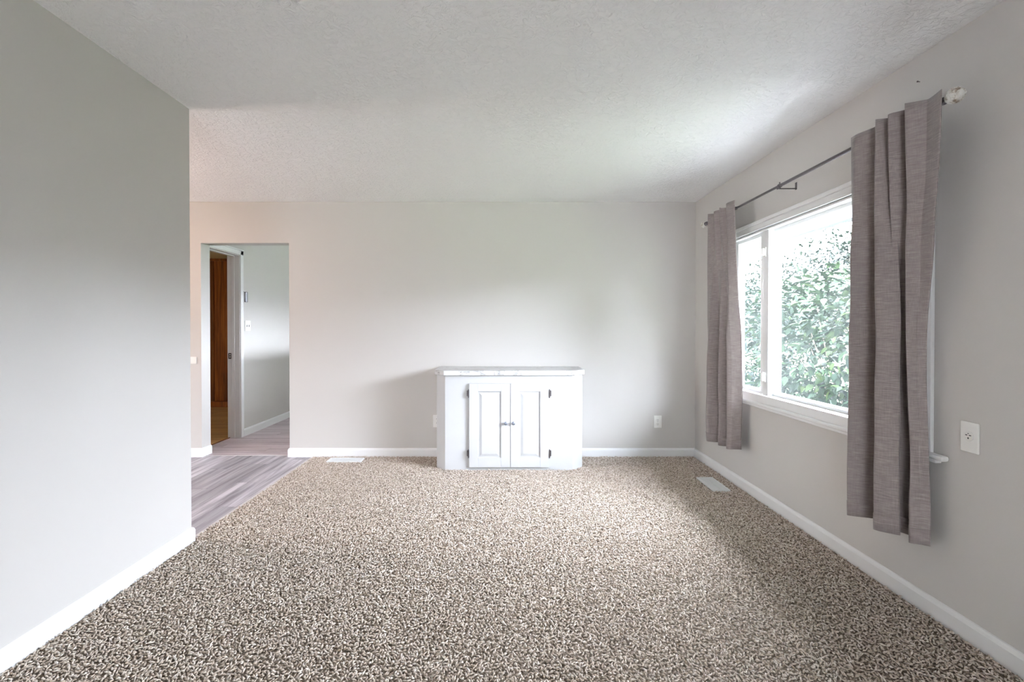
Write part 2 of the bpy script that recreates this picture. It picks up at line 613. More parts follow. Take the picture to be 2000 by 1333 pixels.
planks(fd, 'plank', -3.62, CX - 0.012, 1.9, 4.672, 0.15, 1.2, 'y', 'plank_y')
planks(fd, 'plank', XD, -3.62, 1.9, 4.672, 0.3, 1.4, 'y', 'plank_y')
planks(fh, 'plank', HX - 0.11, -1.4, 4.680, 7.2, 0.15, 1.2, 'x', 'plank_x')
planks(fp, 'plank', -5.2, HX - 0.117, 4.9, 7.56, 0.2, 1.6, 'x', 'tan_plank')
bm = bmesh.new()
box(bm, CX - 0.014, CX + 0.004, YE - 0.02, YB, -0.005, 0.006, bev=0.003)
struct(link('trim_1', to_mesh(bm, 'trim'), 'strip'), 'thin pale strip where carpet meets the planks')
bm = bmesh.new()
box(bm, HX - 0.122, HX - 0.106, 4.79, JY + 0.0, -0.005, 0.006, bev=0.003)
struct(link('trim_2', to_mesh(bm, 'trim'), 'panel'), 'thin brown threshold in the hall door')
bm = bmesh.new()
box(bm, DX0 + 0.0, DX1, 4.668, 4.684, -0.006, 0.002, bev=0.002)
struct(link('trim_3', to_mesh(bm, 'trim'), 'strip'), 'seam strip between dining planks and hall planks')

# baseboards
BP = [(0, 0), (0.014, 0), (0.014, 0.066), (0.011, 0.076), (0.006, 0.083), (0, 0.085)]


def baseboard(name, path, label=None):
    bm = bmesh.new()
    sweep(bm, BP, path)
    return struct(link(name, to_mesh(bm, name), 'white'), label)


CABL, CABR = -0.587, 0.700
FY = 4.178                                           # cabinet front
baseboard('baseboard_right', [(XR, YF), (XR, YB), (CABR, YB)], 'white baseboard along the window wall and corner')
baseboard('baseboard_back', [(CABL, YB), (DX1, YB), (DX1, YB + 0.05)], 'white baseboard between the cabinet and doorway')
baseboard('baseboard_doorway', [(DX0, YB + WT), (DX0, YB), (XD, YB)], 'white baseboard wrapping the doorway corner')
baseboard('baseboard_left', [(XL - 0.12, YE - 0.4), (XL - 0.12, YE), (XL, YE), (XL, YF)], 'white baseboard along the left wall')
baseboard('baseboard_hall', [(HX, 8.2), (HX, JY + 0.068)], 'white baseboard of the hall wall')

# ------------------------------------------------------------------ carpet pile
sx, sy = 0.0112, 0.0112
gx = np.arange(CX + 0.006, XR - 0.016, sx)
gy = np.arange(1.15, YB - 0.012, sy)
X, Y = np.meshgrid(gx, gy)
X = (X + (np.arange(len(gy)) % 2)[:, None] * sx / 2 + rng.uniform(-0.42, 0.42, X.shape) * sx).ravel()
Y = (Y + rng.uniform(-0.42, 0.42, Y.shape)[:, :].reshape(len(gy), -1) * sy).ravel()
keep = (X < XR - 0.024) & (X > CX + 0.006) & (Y < YB - 0.023)
keep &= ~((X < XL + 0.024) & (Y < YE + 0.022))
keep &= ~((X > CABL - 0.006) & (X < CABR + 0.006) & (Y > FY - 0.004) & (X + Y > 3.662 + 0.0) & (Y - X > 3.572))
keep &= ~((X > 1.570) & (X < 1.725) & (Y > 3.62) & (Y < 3.955))
keep &= ~((X > -1.63) & (X < -1.30) & (Y > 4.41) & (Y < 4.545))
X, Y = X[keep], Y[keep]
N = len(X)
az = rng.uniform(0, 2 * np.pi, N)
el = rng.uniform(-0.15, 0.9, N)
hl = rng.uniform(0.0078, 0.0120, N)
hw = rng.uniform(0.0032, 0.0044, N)
cz = rng.uniform(0.003, 0.011, N)
d = np.stack([np.cos(az) * np.cos(el), np.sin(az) * np.cos(el), np.sin(el)], 1)
s1 = np.stack([-np.sin(az), np.cos(az), np.zeros(N)], 1)
s2 = np.cross(d, s1)
C = np.stack([X, Y, cz], 1)
bend = rng.uniform(-0.35, 0.35, N)[:, None] * s1 * hl[:, None]
V = np.empty((N, 6, 3), np.float32)
V[:, 0] = C - d * hl[:, None] + bend
V[:, 1] = C + d * hl[:, None] + bend
V[:, 2] = C + s1 * hw[:, None]
V[:, 3] = C + s2 * hw[:, None]
V[:, 4] = C - s1 * hw[:, None]
V[:, 5] = C - s2 * hw[:, None]
tri = np.array([(0, 3, 2), (0, 4, 3), (0, 5, 4), (0, 2, 5), (1, 2, 3), (1, 3, 4), (1, 4, 5), (1, 5, 2)], np.int32)


def fast_mesh(name, verts, faces, tone=None, smooth=True):
    me = bpy.data.meshes.new(name)
    nv, nf, k = len(verts), len(faces), faces.shape[1]
    me.vertices.add(nv)
    me.vertices.foreach_set('co', np.ascontiguousarray(verts, np.float32).ravel())
    me.loops.add(nf * k)
    me.loops.foreach_set('vertex_index', np.ascontiguousarray(faces, np.int32).ravel())
    me.polygons.add(nf)
    me.polygons.foreach_set('loop_start', np.arange(0, nf * k, k, dtype=np.int32))
    me.polygons.foreach_set('use_smooth', np.full(nf, smooth))
    if tone is not None:
        a = me.attributes.new('tone', 'FLOAT', 'POINT')
        a.data.foreach_set('value', np.ascontiguousarray(tone, np.float32))
    me.update(calc_edges=True)
    return me


F = (np.arange(N)[:, None, None] * 6 + tri[None]).reshape(-1, 3)
tone = np.clip(rng.normal(0.5, 0.24, N), 0, 1)
tone = np.repeat(tone, 6)
cp = link('carpet', fast_mesh('carpet', V.reshape(-1, 3), F, tone), 'carpet')
tag(cp, 'brown frieze carpet covering the living room floor', 'carpet', kind='stuff')


# ------------------------------------------------------------------ main window
def wpart(name, lim, mat='vinyl', parent=None, bev=0.003):
    return bx(name, lim, mat, parent, bev)


win = struct(link('window_1', None), 'wide white sliding window in the right wall')
# casing round the opening
cz0, cz1, cy0, cy1 = 0.700, 2.005, 2.058, 4.022
xc = XR - 0.016
wpart('head_casing', (xc, XR, cy0, cy1, 1.936, cz1 - 0.012), 'white', win)
wpart('head_casing_bead', (xc - 0.012, XR, cy0 - 0.004, cy1 + 0.004, cz1 - 0.026, cz1), 'white', win, 0.005)
wpart('head_casing_bead', (xc - 0.005, XR, cy0 + 0.03, cy1 - 0.03, 1.936, 1.948), 'white', win, 0.003)
for a, b in ((cy0, 2.124), (3.956, cy1)):
    wpart('side_casing', (xc, XR, a, b, 0.70, 1.945), 'white', win)
wpart('apron', (xc, XR, 2.1, 3.98, 0.690, 0.762), 'white', win)
wpart('stool', (XR - 0.036, XR, 1.985, 4.095, 0.682, 0.706), 'white', win, 0.009)
wpart('stool_moulding', (XR - 0.028, XR, 2.02, 4.06, 0.668, 0.684), 'white', win, 0.005)
# fixed vinyl frame in the opening
fx0, fx1 = XR - 0.002, XR + 0.11
wpart('frame_head', (fx0, fx1, WY0, WY1, 1.922, WZ1 + 0.002), 'vinyl', win)
wpart('frame_sill', (fx0 + 0.004, fx1, WY0, WY1, WZ0 - 0.002, 0.764), 'vinyl', win)
wpart('frame_jamb', (fx0, fx1, WY0, WY0 + 0.018, WZ0, WZ1), 'vinyl', win)
wpart('frame_jamb', (fx0, fx1, WY1 - 0.018, WY1, WZ0, WZ1), 'vinyl', win)
for a, b in ((3.365, 3.438), (2.425, 2.498)):
    mu = wpart('mullion', (XR + 0.006, XR + 0.10, a, b, 0.762, 1.924), 'vinyl', win, 0.004)
    for zz in (0.855, 1.735):
        yl = (a + b) / 2
        la = wpart('latch', (XR - 0.006, XR + 0.007, yl - 0.016, yl + 0.020, zz, zz + 0.070), 'plate', mu, 0.005)
        bm = bmesh.new()
        box(bm, XR - 0.022, XR - 0.005, yl - 0.012, yl - 0.001, zz + 0.008, zz + 0.062, bev=0.005)
        link('latch_lever', to_mesh(bm, 'lever'), 'plate', mu)


def sash(y0, y1, xs, wd, label):
    z0, z1 = 0.762, 1.924
    s = wpart('sash', (xs, xs + 0.035, y0, y0 + wd, z0, z1), 'vinyl', win, 0.004)
    s['label'] = label
    wpart('stile', (xs, xs + 0.035, y1 - wd, y1, z0, z1), 'vinyl', s, 0.004)
    wpart('top_rail', (xs + 0.001, xs + 0.034, y0 + wd - 0.002, y1 - wd + 0.002, 1.900, z1), 'vinyl', s, 0.003)
    wpart('bottom_rail', (xs + 0.001, xs + 0.034, y0 + wd - 0.002, y1 - wd + 0.002, z0, 0.790), 'vinyl', s, 0.003)
    wpart('glazing_bead', (xs - 0.006, xs + 0.004, y0 + wd - 0.012, y1 - wd + 0.012, 0.776, 0.784), 'vinyl', s, 0.002)
    wpart('pane', (xs + 0.014, xs + 0.019, y0 + wd - 0.004, y1 - wd + 0.004, 0.786, 1.904), 'glass', s, 0.0)


sash(3.430, 3.945, XR + 0.035, 0.09, 'narrow side sash')
sash(2.478, 3.385, XR + 0.045, 0.018, 'large fixed centre pane')
sash(2.138, 2.435, XR + 0.035, 0.06, 'side sash behind the near curtain')

# ------------------------------------------------------------------ eave outside
ev = struct(empty('eave_soffit'), 'white slatted eave soffit outside the window')
bm = bmesh.new()
box(bm, XR + WT, 2.685, -0.048, 0.048, 0.0, 0.012, bev=0.005, seg=1)
pm = to_mesh(bm, 'soffit_panel')
pm.materials.append(M['soffit'])
for i in range(85):
    link('soffit_panel', pm, None, ev, (0, 1.2 + i * 0.1, 2.085))
bx('soffit_backing', (XR + WT, 2.685, YF - 0.8, 9.7, 2.100, 2.13), 'soffit', ev)
bm = bmesh.new()
ys = np.linspace(1.15, 9.7, 230)
prev = None
for yy in ys:
    zl = 2.066 + 0.0045 * math.sin(yy * 2 * math.pi / 0.2)
    ring = [bm.verts.new((xx, yy, zz)) for xx, zz in ((2.685, zl), (2.705, zl), (2.705, 2.70), (2.685, 2.70))]
    if prev:
        for q in range(4):
            bm.faces.new((prev[q], ring[q], ring[(q + 1) % 4], prev[(q + 1) % 4]))
    prev = ring
link('fascia', to_mesh(bm, 'fascia'), 'fascia', ev)

# lawn, then unseen slabs and screens added to bounce or block light
struct(bx('ground', (-40, 60, -40, 60, -0.45, -0.30), 'lawn'), 'green lawn outside the window')
struct(bx('bounce_strip_window', (XR + WT, 3.55, -6, 16, -0.30, -0.20), 'gravel'))  # unseen pale strip, added to bounce neutral light up to the ceiling
struct(bx('sky_blocker_wall_rear', (-14, 14, -12.0, -11.8, -0.3, 5.4), 'siding'))  # added screen, keeps direct sky out of the rear opening
struct(bx('sky_blocker_wall_dining', (XD - 9.2, XD - 9.0, -11.8, 14, -0.3, 3.2), 'siding'))  # added screen, cuts the low sky seen from the dining side
struct(bx('bounce_slab_hall', (-0.76, XR + WT, YB + WT, 16, -0.30, -0.20), 'concrete'))  # added reflector, keeps green bounce off the hall wall
struct(bx('bounce_slab_rear', (-6, 6, -11.8, YF - WT, -0.30, -0.14), 'concrete'))  # added reflector, sends light up to the living room ceiling
struct(bx('sky_blocker_roof_rear', (-3.5, 3.5, YF - 1.25, YF - WT, 2.25, 2.4), 'siding'))  # unseen slab added to block high sky at the rear opening
struct(bx('sky_blocker_roof_dining', (XD - 3.2, XD - WT, -1, 6.5, 2.25, 2.4), 'siding'))  # unseen slab added to cut sky light into the dining area
struct(bx('bounce_slab_dining', (-12, XD - WT, -1, 7, -0.30, -0.14), 'concrete'))  # added reflector, bounces white light to the dining ceiling

# ------------------------------------------------------------------ white cabinet
cab = tag(empty('cabinet', (0.05, 4.4, 0)), 'low white painted cabinet with clipped corners and two panelled doors', 'cabinet')
CI = Matrix.Translation((-0.05, -4.4, 0))


def cpart(o, par=cab):
    o.parent = par
    if par is cab:
        o.matrix_parent_inverse = CI
    return o


bm = bmesh.new()
prism(bm, [(CABL, YB - 0.002), (CABL, 4.262), (-0.505, FY), (0.600, FY), (CABR, 4.280), (CABR, YB - 0.002)], 0.0, 0.828, 0.003)
cpart(link('body', to_mesh(bm, 'body'), 'cabinet'))
bm = bmesh.new()
prism(bm, [(-0.606, YB - 0.001), (-0.606, 4.252), (-0.512, 4.150), (0.608, 4.150), (0.717, 4.262), (0.717, YB - 0.001)], 0.828, 0.870, 0.004)
cpart(link('countertop', to_mesh(bm, 'countertop'), 'marble'))['label'] = 'white marble-look top with faint grey veins'


def cab_door(x0, x1, side):
    z0, z1 = 0.032, 0.758
    y0, y1 = FY - 0.021, FY - 0.001
    st = 0.078
    bm = bmesh.new()
    box(bm, x0, x0 + st, y0, y1, z0, z1, 0.003, 1)
    box(bm, x1 - st, x1, y0, y1, z0, z1, 0.003, 1)
    box(bm, x0 + st - 0.003, x1 - st + 0.003, y0 + 0.0004, y1, z0, z0 + 0.085, 0.003, 1)
    box(bm, x0 + st - 0.003, x1 - st + 0.003, y0 + 0.0004, y1, z1 - 0.07, z1, 0.003, 1)
    dr = cpart(link('door', to_mesh(bm, 'door'), 'cabinet'))
    # raised centre panel in its groove
    bm = bmesh.new()
    a0, a1, b0, b1 = x0 + st - 0.001, x1 - st + 0.001, z0 + 0.084, z1 - 0.069
    fr = [(a0, b0), (a1, b0), (a1, b1), (a0, b1)]
    e = 0.012
    e2 = 0.034
    rings = []
    for off, dep in ((0, 0.011), (e, 0.011), (e2, 0.004), (e2 + 0.004, 0.004)):
        rings.append([bm.verts.new((x, y0 + dep, z)) for x, z in ((a0 + off, b0 + off), (a1 - off, b0 + off), (a1 - off, b1 - off), (a0 + off, b1 - off))])
    for r0, r1 in zip(rings, rings[1:]):
        for q in range(4):
            bm.faces.new((r0[q], r0[(q + 1) % 4], r1[(q + 1) % 4], r1[q]))
    bm.faces.new(rings[-1])
    back = [bm.verts.new((x, y1 - 0.001, z)) for x, z in fr]
    for q in range(4):
        bm.faces.new((back[q], back[(q + 1) % 4], rings[0][(q + 1) % 4], rings[0][q]))
    bm.faces.new(back[::-1])
    cpart(link('door_panel', to_mesh(bm, 'door_panel'), 'cabinet'), dr)
    kx = x1 - 0.036 if side < 0 else x0 + 0.026
    bm = bmesh.new()
    lathe(bm, (kx, y0 + 0.001, 0.418), (0, -1, 0), [(0, 0.009), (0.004, 0.008), (0.012, 0.006), (0.016, 0.011), (0.020, 0.0155), (0.025, 0.0160), (0.029, 0.012), (0.031, 0.004)], 20)
    cpart(link('knob', to_mesh(bm, 'knob', True), 'knob'), dr)['label'] = 'small round pewter knob'
    hx = x0 - 0.004 if side < 0 else x1 + 0.004
    for hz in (0.120, 0.640):
        bm = bmesh.new()
        cyl(bm, (hx, y0 - 0.002, hz), (hx, y0 - 0.002, hz + 0.062), 0.0055, n=12)
        for zz in (hz - 0.004, hz + 0.066):
            cyl(bm, (hx, y0 - 0.002, zz - 0.003), (hx, y0 - 0.002, zz + 0.003), 0.004, n=10)
        xa, xb = (hx - 0.016, hx) if side < 0 else (hx, hx + 0.016)
        box(bm, xa, xb, FY - 0.003, FY + 0.001, hz + 0.006, hz + 0.056)
        cpart(link('hinge', to_mesh(bm, 'hinge'), 'hinge'), dr)['label'] = 'black surface hinge'
    return dr


cab_door(-0.296, 0.0575, -1)
cab_door(0.0610, 0.3950, 1)


# ------------------------------------------------------------------ outlets and switches
def outlet(name, loc, face, label, kind='duplex', group=None):
    """face: 'x-' plate on the right wall looking to -x, 'y-' on the back wall, 'x+' on the hall wall"""
    t = tag(empty(name, loc), label, 'outlet' if 'outlet' in name else 'switch', group)
    t.rotation_euler = (0, 0, {'y-': 0, 'x-': -R90, 'x+': R90}[face])
    w2 = 0.060 if kind == 'double_switch' else 0.0375
    h2 = 0.060
    bm = bmesh.new()
    box(bm, -w2, w2, -0.007, 0.0, -h2, h2, bev=0.003)
    link('cover_plate', to_mesh(bm, 'cover_plate'), 'plate', t)
    if kind == 'duplex':
        for zc in (-0.0195, 0.0195):
            bm = bmesh.new()
            lathe(bm, (0, -0.006, zc), (0, -1, 0), [(0, 0.0165), (0.003, 0.0165), (0.0035, 0.015)], 20)
            r = link('receptacle', to_mesh(bm, 'receptacle'), 'plate', t)
            for dx, hh in ((-0.006, 0.0045), (0.006, 0.0035)):
                bm = bmesh.new()
                box(bm, dx - 0.0012, dx + 0.0012, -0.0100, -0.0090, zc + 0.002 - hh, zc + 0.002 + hh)
                link('slot', to_mesh(bm, 'slot'), 'dark', r)
            bm = bmesh.new()
            cyl(bm, (0, -0.0100, zc - 0.009), (0, -0.0090, zc - 0.009), 0.0023, n=10)
            link('slot', to_mesh(bm, 'slot'), 'dark', r)
        bm = bmesh.new()
        cyl(bm, (0, -0.0085, 0), (0, -0.006, 0), 0.003, n=10)
        link('screw', to_mesh(bm, 'screw'), 'chime', t)
    elif kind == 'single':
        bm = bmesh.new()
        lathe(bm, (0, -0.006, 0.004), (0, -1, 0), [(0, 0.0185), (0.004, 0.0185), (0.005, 0.0165)], 24)
        r = link('receptacle', to_mesh(bm, 'receptacle'), 'plate', t)
        for dx, dz, ww, hh in ((-0.0075, 0.004, 0.0042, 0.0017), (0.0075, 0.004, 0.0042, 0.0017), (0.0, -0.0075, 0.0028, 0.0032), (0.0, 0.011, 0.0022, 0.0015)):
            bm = bmesh.new()
            box(bm, dx - ww, dx + ww, -0.0116, -0.0105, 0.004 + dz - hh, 0.004 + dz + hh)
            link('slot', to_mesh(bm, 'slot'), 'dark', r)
    else:
        for dx in ((-0.023, 0.023) if kind == 'double_switch' else (0.0,)):
            bm = bmesh.new()
            box(bm, dx - 0.006, dx + 0.006, -0.0078, -0.006, -0.013, 0.013)
            s = link('toggle_slot', to_mesh(bm, 'toggle_slot'), 'dark', t)
            bm = bmesh.new()
            box(bm, dx - 0.0042, dx + 0.0042, -0.018, -0.007, 0.0, 0.009, bev=0.002)
            link('toggle', to_mesh(bm, 'toggle'), 'plate', s)
    return t


outlet('wall_outlet', (1.479, YB, 0.337), 'y-', 'white double outlet on the end wall near the right corner')
outlet('wall_outlet', (-0.634, YB, 0.345), 'y-', 'white double outlet half hidden by the cabinet side')
outlet('wall_outlet', (XR, 1.896, 0.806), 'x-', 'single round outlet in white plate right of the near curtain', 'single')
outlet('light_switch', (HX, 5.60, 1.262), 'x+', 'white light switch plate on the hall wall', 'double_switch')

t = tag(empty('wall_box', (-2.967, YB, 0.927)), 'small square white plate on the wall left of the doorway', 'wall box')
bx('cover_plate', (-0.034, 0.034, -0.012, 0, -0.034, 0.034), 'plate', t, 0.004)
bx('raised_face', (-0.022, 0.022, -0.016, -0.010, -0.022, 0.022), 'plate', t, 0.003)

t = tag(empty('door_chime', (HX, 5.535, 1.592)), 'small grey box on hall wall above the light switch', 'wall box')
bm = bmesh.new()
box(bm, 0.0, 0.012, -0.028, 0.028, -0.066, 0.066, bev=0.003)
link('back_plate', to_mesh(bm, 'back_plate'), 'plate', t)
bm = bmesh.new()
box(bm, 0.010, 0.034, -0.024, 0.024, -0.060, 0.060, bev=0.008)
link('cover', to_mesh(bm, 'cover'), 'chime', t)

bm = bmesh.new()
cyl(bm, (XR - 0.010, 2.142, 2.324), (XR + 0.01, 2.142, 2.322), 0.0015, n=8)
cyl(bm, (XR - 0.012, 2.142, 2.324), (XR - 0.009, 2.142, 2.324), 0.0035, n=10)
tag(link('nail', to_mesh(bm, 'nail'), 'bronze'), 'tiny dark nail in the wall above the near curtain', 'nail')


# ------------------------------------------------------------------ floor registers
def register(loc, rot, label):
    t = tag(empty('floor_register', loc), label, 'floor vent', 'floor registers')
    t.rotation_euler = (0, 0, rot)
    L, W_ = 0.160, 0.066
    bm = bmesh.new()
    box(bm, -L, L, -W_, -W_ + 0.016, 0, 0.016, 0.004)
    box(bm, -L, L, W_ - 0.016, W_, 0, 0.016, 0.004)
    box(bm, -L, -L + 0.016, -W_ + 0.012, W_ - 0.012, 0, 0.0155, 0.004)
    box(bm, L - 0.016, L, -W_ + 0.012, W_ - 0.012, 0, 0.0155, 0.004)
    link('frame', to_mesh(bm, 'frame'), 'register', t)
    bm = bmesh.new()
    box(bm, -L + 0.01, L - 0.01, -W_ + 0.01, W_ - 0.01, 0.001, 0.004)
    link('duct_opening', to_mesh(bm, 'duct'), 'dark', t)
    bm = bmesh.new()
    box(bm, -0.0030, 0.0030, -W_ + 0.013, W_ - 0.013, 0.0075, 0.0125, 0.001, 1)
    sm = to_mesh(bm, 'louver')
    sm.materials.append(M['register'])
    n = 26
    for i in range(n):
        link('louver', sm, None, t, (-L + 0.018 + (2 * L - 0.036) * i / (n - 1), 0, 0))
    bm = bmesh.new()
    box(bm, -L + 0.012, L - 0.012, -0.004, 0.004, 0.008, 0.0135, 0.001, 1)
    link('centre_bar', to_mesh(bm, 'bar'), 'register', t)


register((1.648, 3.79, 0.0), R90, 'pale metal floor register in the carpet by the window wall')
register((-1.465, 4.478, 0.0), 0.0, 'white floor register in the carpet near the doorway')

# ------------------------------------------------------------------ curtain rod
RX, RZ = 1.72, 2.122
RY0, RY1 = 1.896, 4.095
rod = tag(empty('curtain_rod', (RX, RY0, RZ)), 'long dark metal curtain rod with pale carved finials above window', 'curtain rod')
RI = Matrix.Translation((-RX, -RY0, -RZ))


def rpart(o, par=rod):
    o.parent = par
    o.matrix_parent_inverse = RI.copy()
    return o


bm = bmesh.new()
cyl(bm, (RX, RY0, RZ), (RX, 3.02, RZ), 0.0095, n=16)
cyl(bm, (RX, 2.98, RZ), (RX, RY1, RZ), 0.0080, n=16)
rpart(link('rod', to_mesh(bm, 'rod', False), 'bronze'))


def finial(y, sgn):
    bm = bmesh.new()
    lathe(bm, (RX, y, RZ), (0, sgn, 0), [(-0.012, 0.0125), (0.0, 0.015), (0.004, 0.015), (0.008, 0.0115), (0.014, 0.0115), (0.018, 0.016), (0.022, 0.012)], 20)
    rpart(link('finial_collar', to_mesh(bm, 'collar', True), 'bronze'))
    # artichoke-like carved egg: a core wrapped in rows of overlapping scales
    bm = bmesh.new()
    L = 0.062
    prof = []
    for i in range(15):
        u = i / 14
        r = 0.030 * (math.sin(math.pi * min(1, u * 0.93 + 0.055)) ** 0.62) * (1 - 0.14 * u)
        prof.append((0.018 + L * u, max(0.003, r)))
    lathe(bm, (RX, y, RZ), (0, sgn, 0), prof, 24)
    rot = Vector((0, sgn, 0)).to_track_quat('Z', 'Y').to_matrix()
    for row in range(7):
        u = 0.10 + row * 0.125
        r = 0.030 * (math.sin(math.pi * min(1, u * 0.93 + 0.055)) ** 0.62) * (1 - 0.14 * u)
        n = 8 if row < 5 else 6
        for k in range(n):
            a = 2 * math.pi * (k + 0.5 * (row % 2)) / n
            m = rot.to_4x4() @ Matrix.Rotation(a, 4, 'Z') @ Matrix.Translation((r * 0.97, 0, 0.018 + L * u)) @ Matrix.Rotation(0.25 - 0.5 * (u - 0.3), 4, 'Y') @ Matrix.Diagonal((0.0026, 0.0105 * (r / 0.03), 0.0072, 1))
            bmesh.ops.create_uvsphere(bm, u_segments=8, v_segments=6, radius=1.0, matrix=Matrix.Translation((RX, y, RZ)) @ m)
    rpart(link('finial', to_mesh(bm, 'finial', True), 'finial'))['label'] = 'whitewashed carved artichoke-shaped finial'


finial(RY0, -1)
finial(RY1, 1)


def bracket(y, plate_dy=0.0):
    bm = bmesh.new()
    box(bm, XR - 0.003, XR, y + plate_dy - 0.009, y + plate_dy + 0.009, RZ - 0.018, RZ + 0.028, 0.001, 1)
    box(bm, RX, XR - 0.001, y + plate_dy - 0.0025, y + plate_dy + 0.0025, RZ - 0.014, RZ - 0.008)
    cyl(bm, (RX, y - 0.008, RZ), (RX, y + 0.008, RZ), 0.0125, n=14)
    cyl(bm, (RX, y, RZ + 0.006), (RX, y, RZ + 0.022), 0.004, n=8)
    box(bm, RX - 0.003, RX + 0.003, min(y, y + plate_dy) - 0.004, max(y, y + plate_dy) + 0.004, RZ - 0.016, RZ - 0.008)
    rpart(link('bracket', to_mesh(bm, 'bracket'), 'bronze'))


bracket(3.015, 0.025)
bracket(2.10)
bracket(4.04)
bm = bmesh.new()
cyl(bm, (RX, 3.575, RZ), (RX, 3.592, RZ), 0.0115, n=14)
rpart(link('rod_ring', to_mesh(bm, 'ring'), 'bronze'))


# ------------------------------------------------------------------ curtains
def catmull(pts, per=10):
    P = [Vector(p) for p in pts]
    P = [P[0] * 2 - P[1]] + P + [P[-1] * 2 - P[-2]]
    out = []
    for i in range(1, len(P) - 2):
        for k in range(per):
            t = k / per
            p0, p1, p2, p3 = P[i - 1], P[i], P[i + 1], P[i + 2]
            out.append(0.5 * ((2 * p1) + (-p0 + p2) * t + (2 * p0 - 5 * p1 + 4 * p2 - p3) * t * t + (-p0 + 3 * p1 - 3 * p2 + p3) * t ** 3))
    out.append(P[-2])
    return out


def tight(pts, f=0.16):
    """cut each corner of the plan line so folds stay crisp but rounded"""
    out = [Vector(pts[0])]
    for a, b, c in zip(pts, pts[1:], pts[2:]):
        a, b, c = Vector(a), Vector(b), Vector(c)
        out.append(b + (a - b) * f)
        out.append(b + (c - b) * f)
    out.append(Vector(pts[-1]))
    return out


def curtain(name, top, bot, ztop, zbot, label, seed, edge=0.0):
    r = random.Random(seed)
    top = [(x - 0.036, y * (x - 0.036) / x) for x, y in top]   # the cloth hangs in front of the rod
    tp, bt = catmull(tight(top), 6), catmull(tight(bot), 6)
    n = len(tp)
    rows = 56
    ph = [r.uniform(0, 6.28) for _ in range(6)]
    vs = []
    for j in range(rows):
        v = j / (rows - 1)
        s = min(1.0, v / 0.75)
        s = s ** 0.8
        s = s * s * (3 - 2 * s)
        for i in range(n):
            u = i / (n - 1)
            p = tp[i].lerp(bt[i], s)
            p.y += edge * math.exp(-((v - 0.58) / 0.24) ** 2) * max(0.0, (u - 0.72) / 0.28)
            amp = 0.0035 * min(1, v * 4)
            p = p + Vector((math.sin(9 * v + 7 * u + ph[0]) * amp + math.sin(23 * v + 15 * u + ph[1]) * amp * 0.4,
                            math.sin(7 * v + 11 * u + ph[2]) * amp + math.sin(31 * v + 9 * u + ph[3]) * amp * 0.35))
            if v < 0.035:      # rod pocket stays close to the rod
                pass
            z = ztop + (zbot - ztop) * v
            z += 0.008 * math.sin(14 * u + ph[4]) * (1 - v) + 0.006 * math.sin(5 * u + ph[5]) * v
            vs.append((p.x, p.y, z))
    fs = [(j * n + i, j * n + i + 1, (j + 1) * n + i + 1, (j + 1) * n + i) for j in range(rows - 1) for i in range(n - 1)]
    me = bpy.data.meshes.new(name)
    me.from_pydata(vs, [], fs)
    for p in me.polygons:
        p.use_smooth = True
    o = link(name, me, 'fabric')
    md = o.modifiers.new('thickness', 'SOLIDIFY')
    md.thickness = 0.003
    md.offset = 0
    # hem at the foot
    j0 = rows - 3
    hv, hf = [], []
    for j in range(j0, rows):
        for i in range(n):
            x, y, z = vs[j * n + i]
            hv.append((x, y, z - (0.002 if j == rows - 1 else 0)))
    for j in range(2):
        for i in range(n - 1):
            a = j * n + i
            hf.append((a, a + 1, a + n + 1, a + n))
    hm = bpy.data.meshes.new('hem')
    hm.from_pydata(hv, [], hf)
    for p in hm.polygons:
        p.use_smooth = True
    h = link('hem', hm, 'fabric', o)
    md = h.modifiers.new('thickness', 'SOLIDIFY')
    md.thickness = 0.0065
    md.offset = 0
    tag(o, label, 'curtain', 'window curtains')
    return o


curtain('curtain',
        [(1.712, 2.385), (1.703, 2.350), (1.748, 2.262), (1.690, 2.205), (1.748, 2.160), (1.684, 2.128), (1.750, 2.095), (1.690, 2.045), (1.737, 1.985), (1.716, 1.900)],
        [(1.730, 2.385), (1.655, 2.322), (1.775, 2.270), (1.650, 2.150), (1.722, 2.088), (1.745, 2.165), (1.786, 2.110), (1.722, 2.046), (1.755, 2.026), (1.784, 2.000)],
        2.158, 0.332, 'near mauve brown curtain hanging at the right end of the window', 3, 0.045)
curtain('curtain',
        [(1.722, 4.075), (1.704, 4.030), (1.748, 3.955), (1.692, 3.900), (1.748, 3.850), (1.690, 3.795), (1.748, 3.735), (1.695, 3.690), (1.716, 3.595)],
        [(1.690, 3.985), (1.672, 3.955), (1.622, 3.850), (1.740, 3.820), (1.662, 3.740), (1.765, 3.700), (1.680, 3.640), (1.706, 3.612), (1.775, 3.588)],
        2.158, 0.332, 'far mauve brown curtain hanging near the room corner', 8)


# ------------------------------------------------------------------ garden
def leaf_template(L=1.0, W=0.46):
    v = [(0, 0, 0), (-W * 0.42, L * 0.25, 0.05), (0, L * 0.28, -0.03), (W * 0.42, L * 0.25, 0.05), (-W * 0.5, L * 0.5, 0.05), (0, L * 0.55, -0.05), (W * 0.5, L * 0.5, 0.05), (-W * 0.28, L * 0.8, 0.0), (0, L * 0.8, -0.10), (W * 0.28, L * 0.8, 0.0), (0, L, -0.18)]
    f = [(0, 2, 1), (0, 3, 2), (1, 2, 5), (1, 5, 4), (2, 3, 6), (2, 6, 5), (4, 5, 8), (4, 8, 7), (5, 6, 9), (5, 9, 8), (7, 8, 10), (8, 9, 10)]
    return np.array(v, np.float32), np.array(f, np.int32)


LV, LF = leaf_template()
leaf_me = fast_mesh('leaf', LV, LF, np.full(len(LV), 0.6, np.float32))


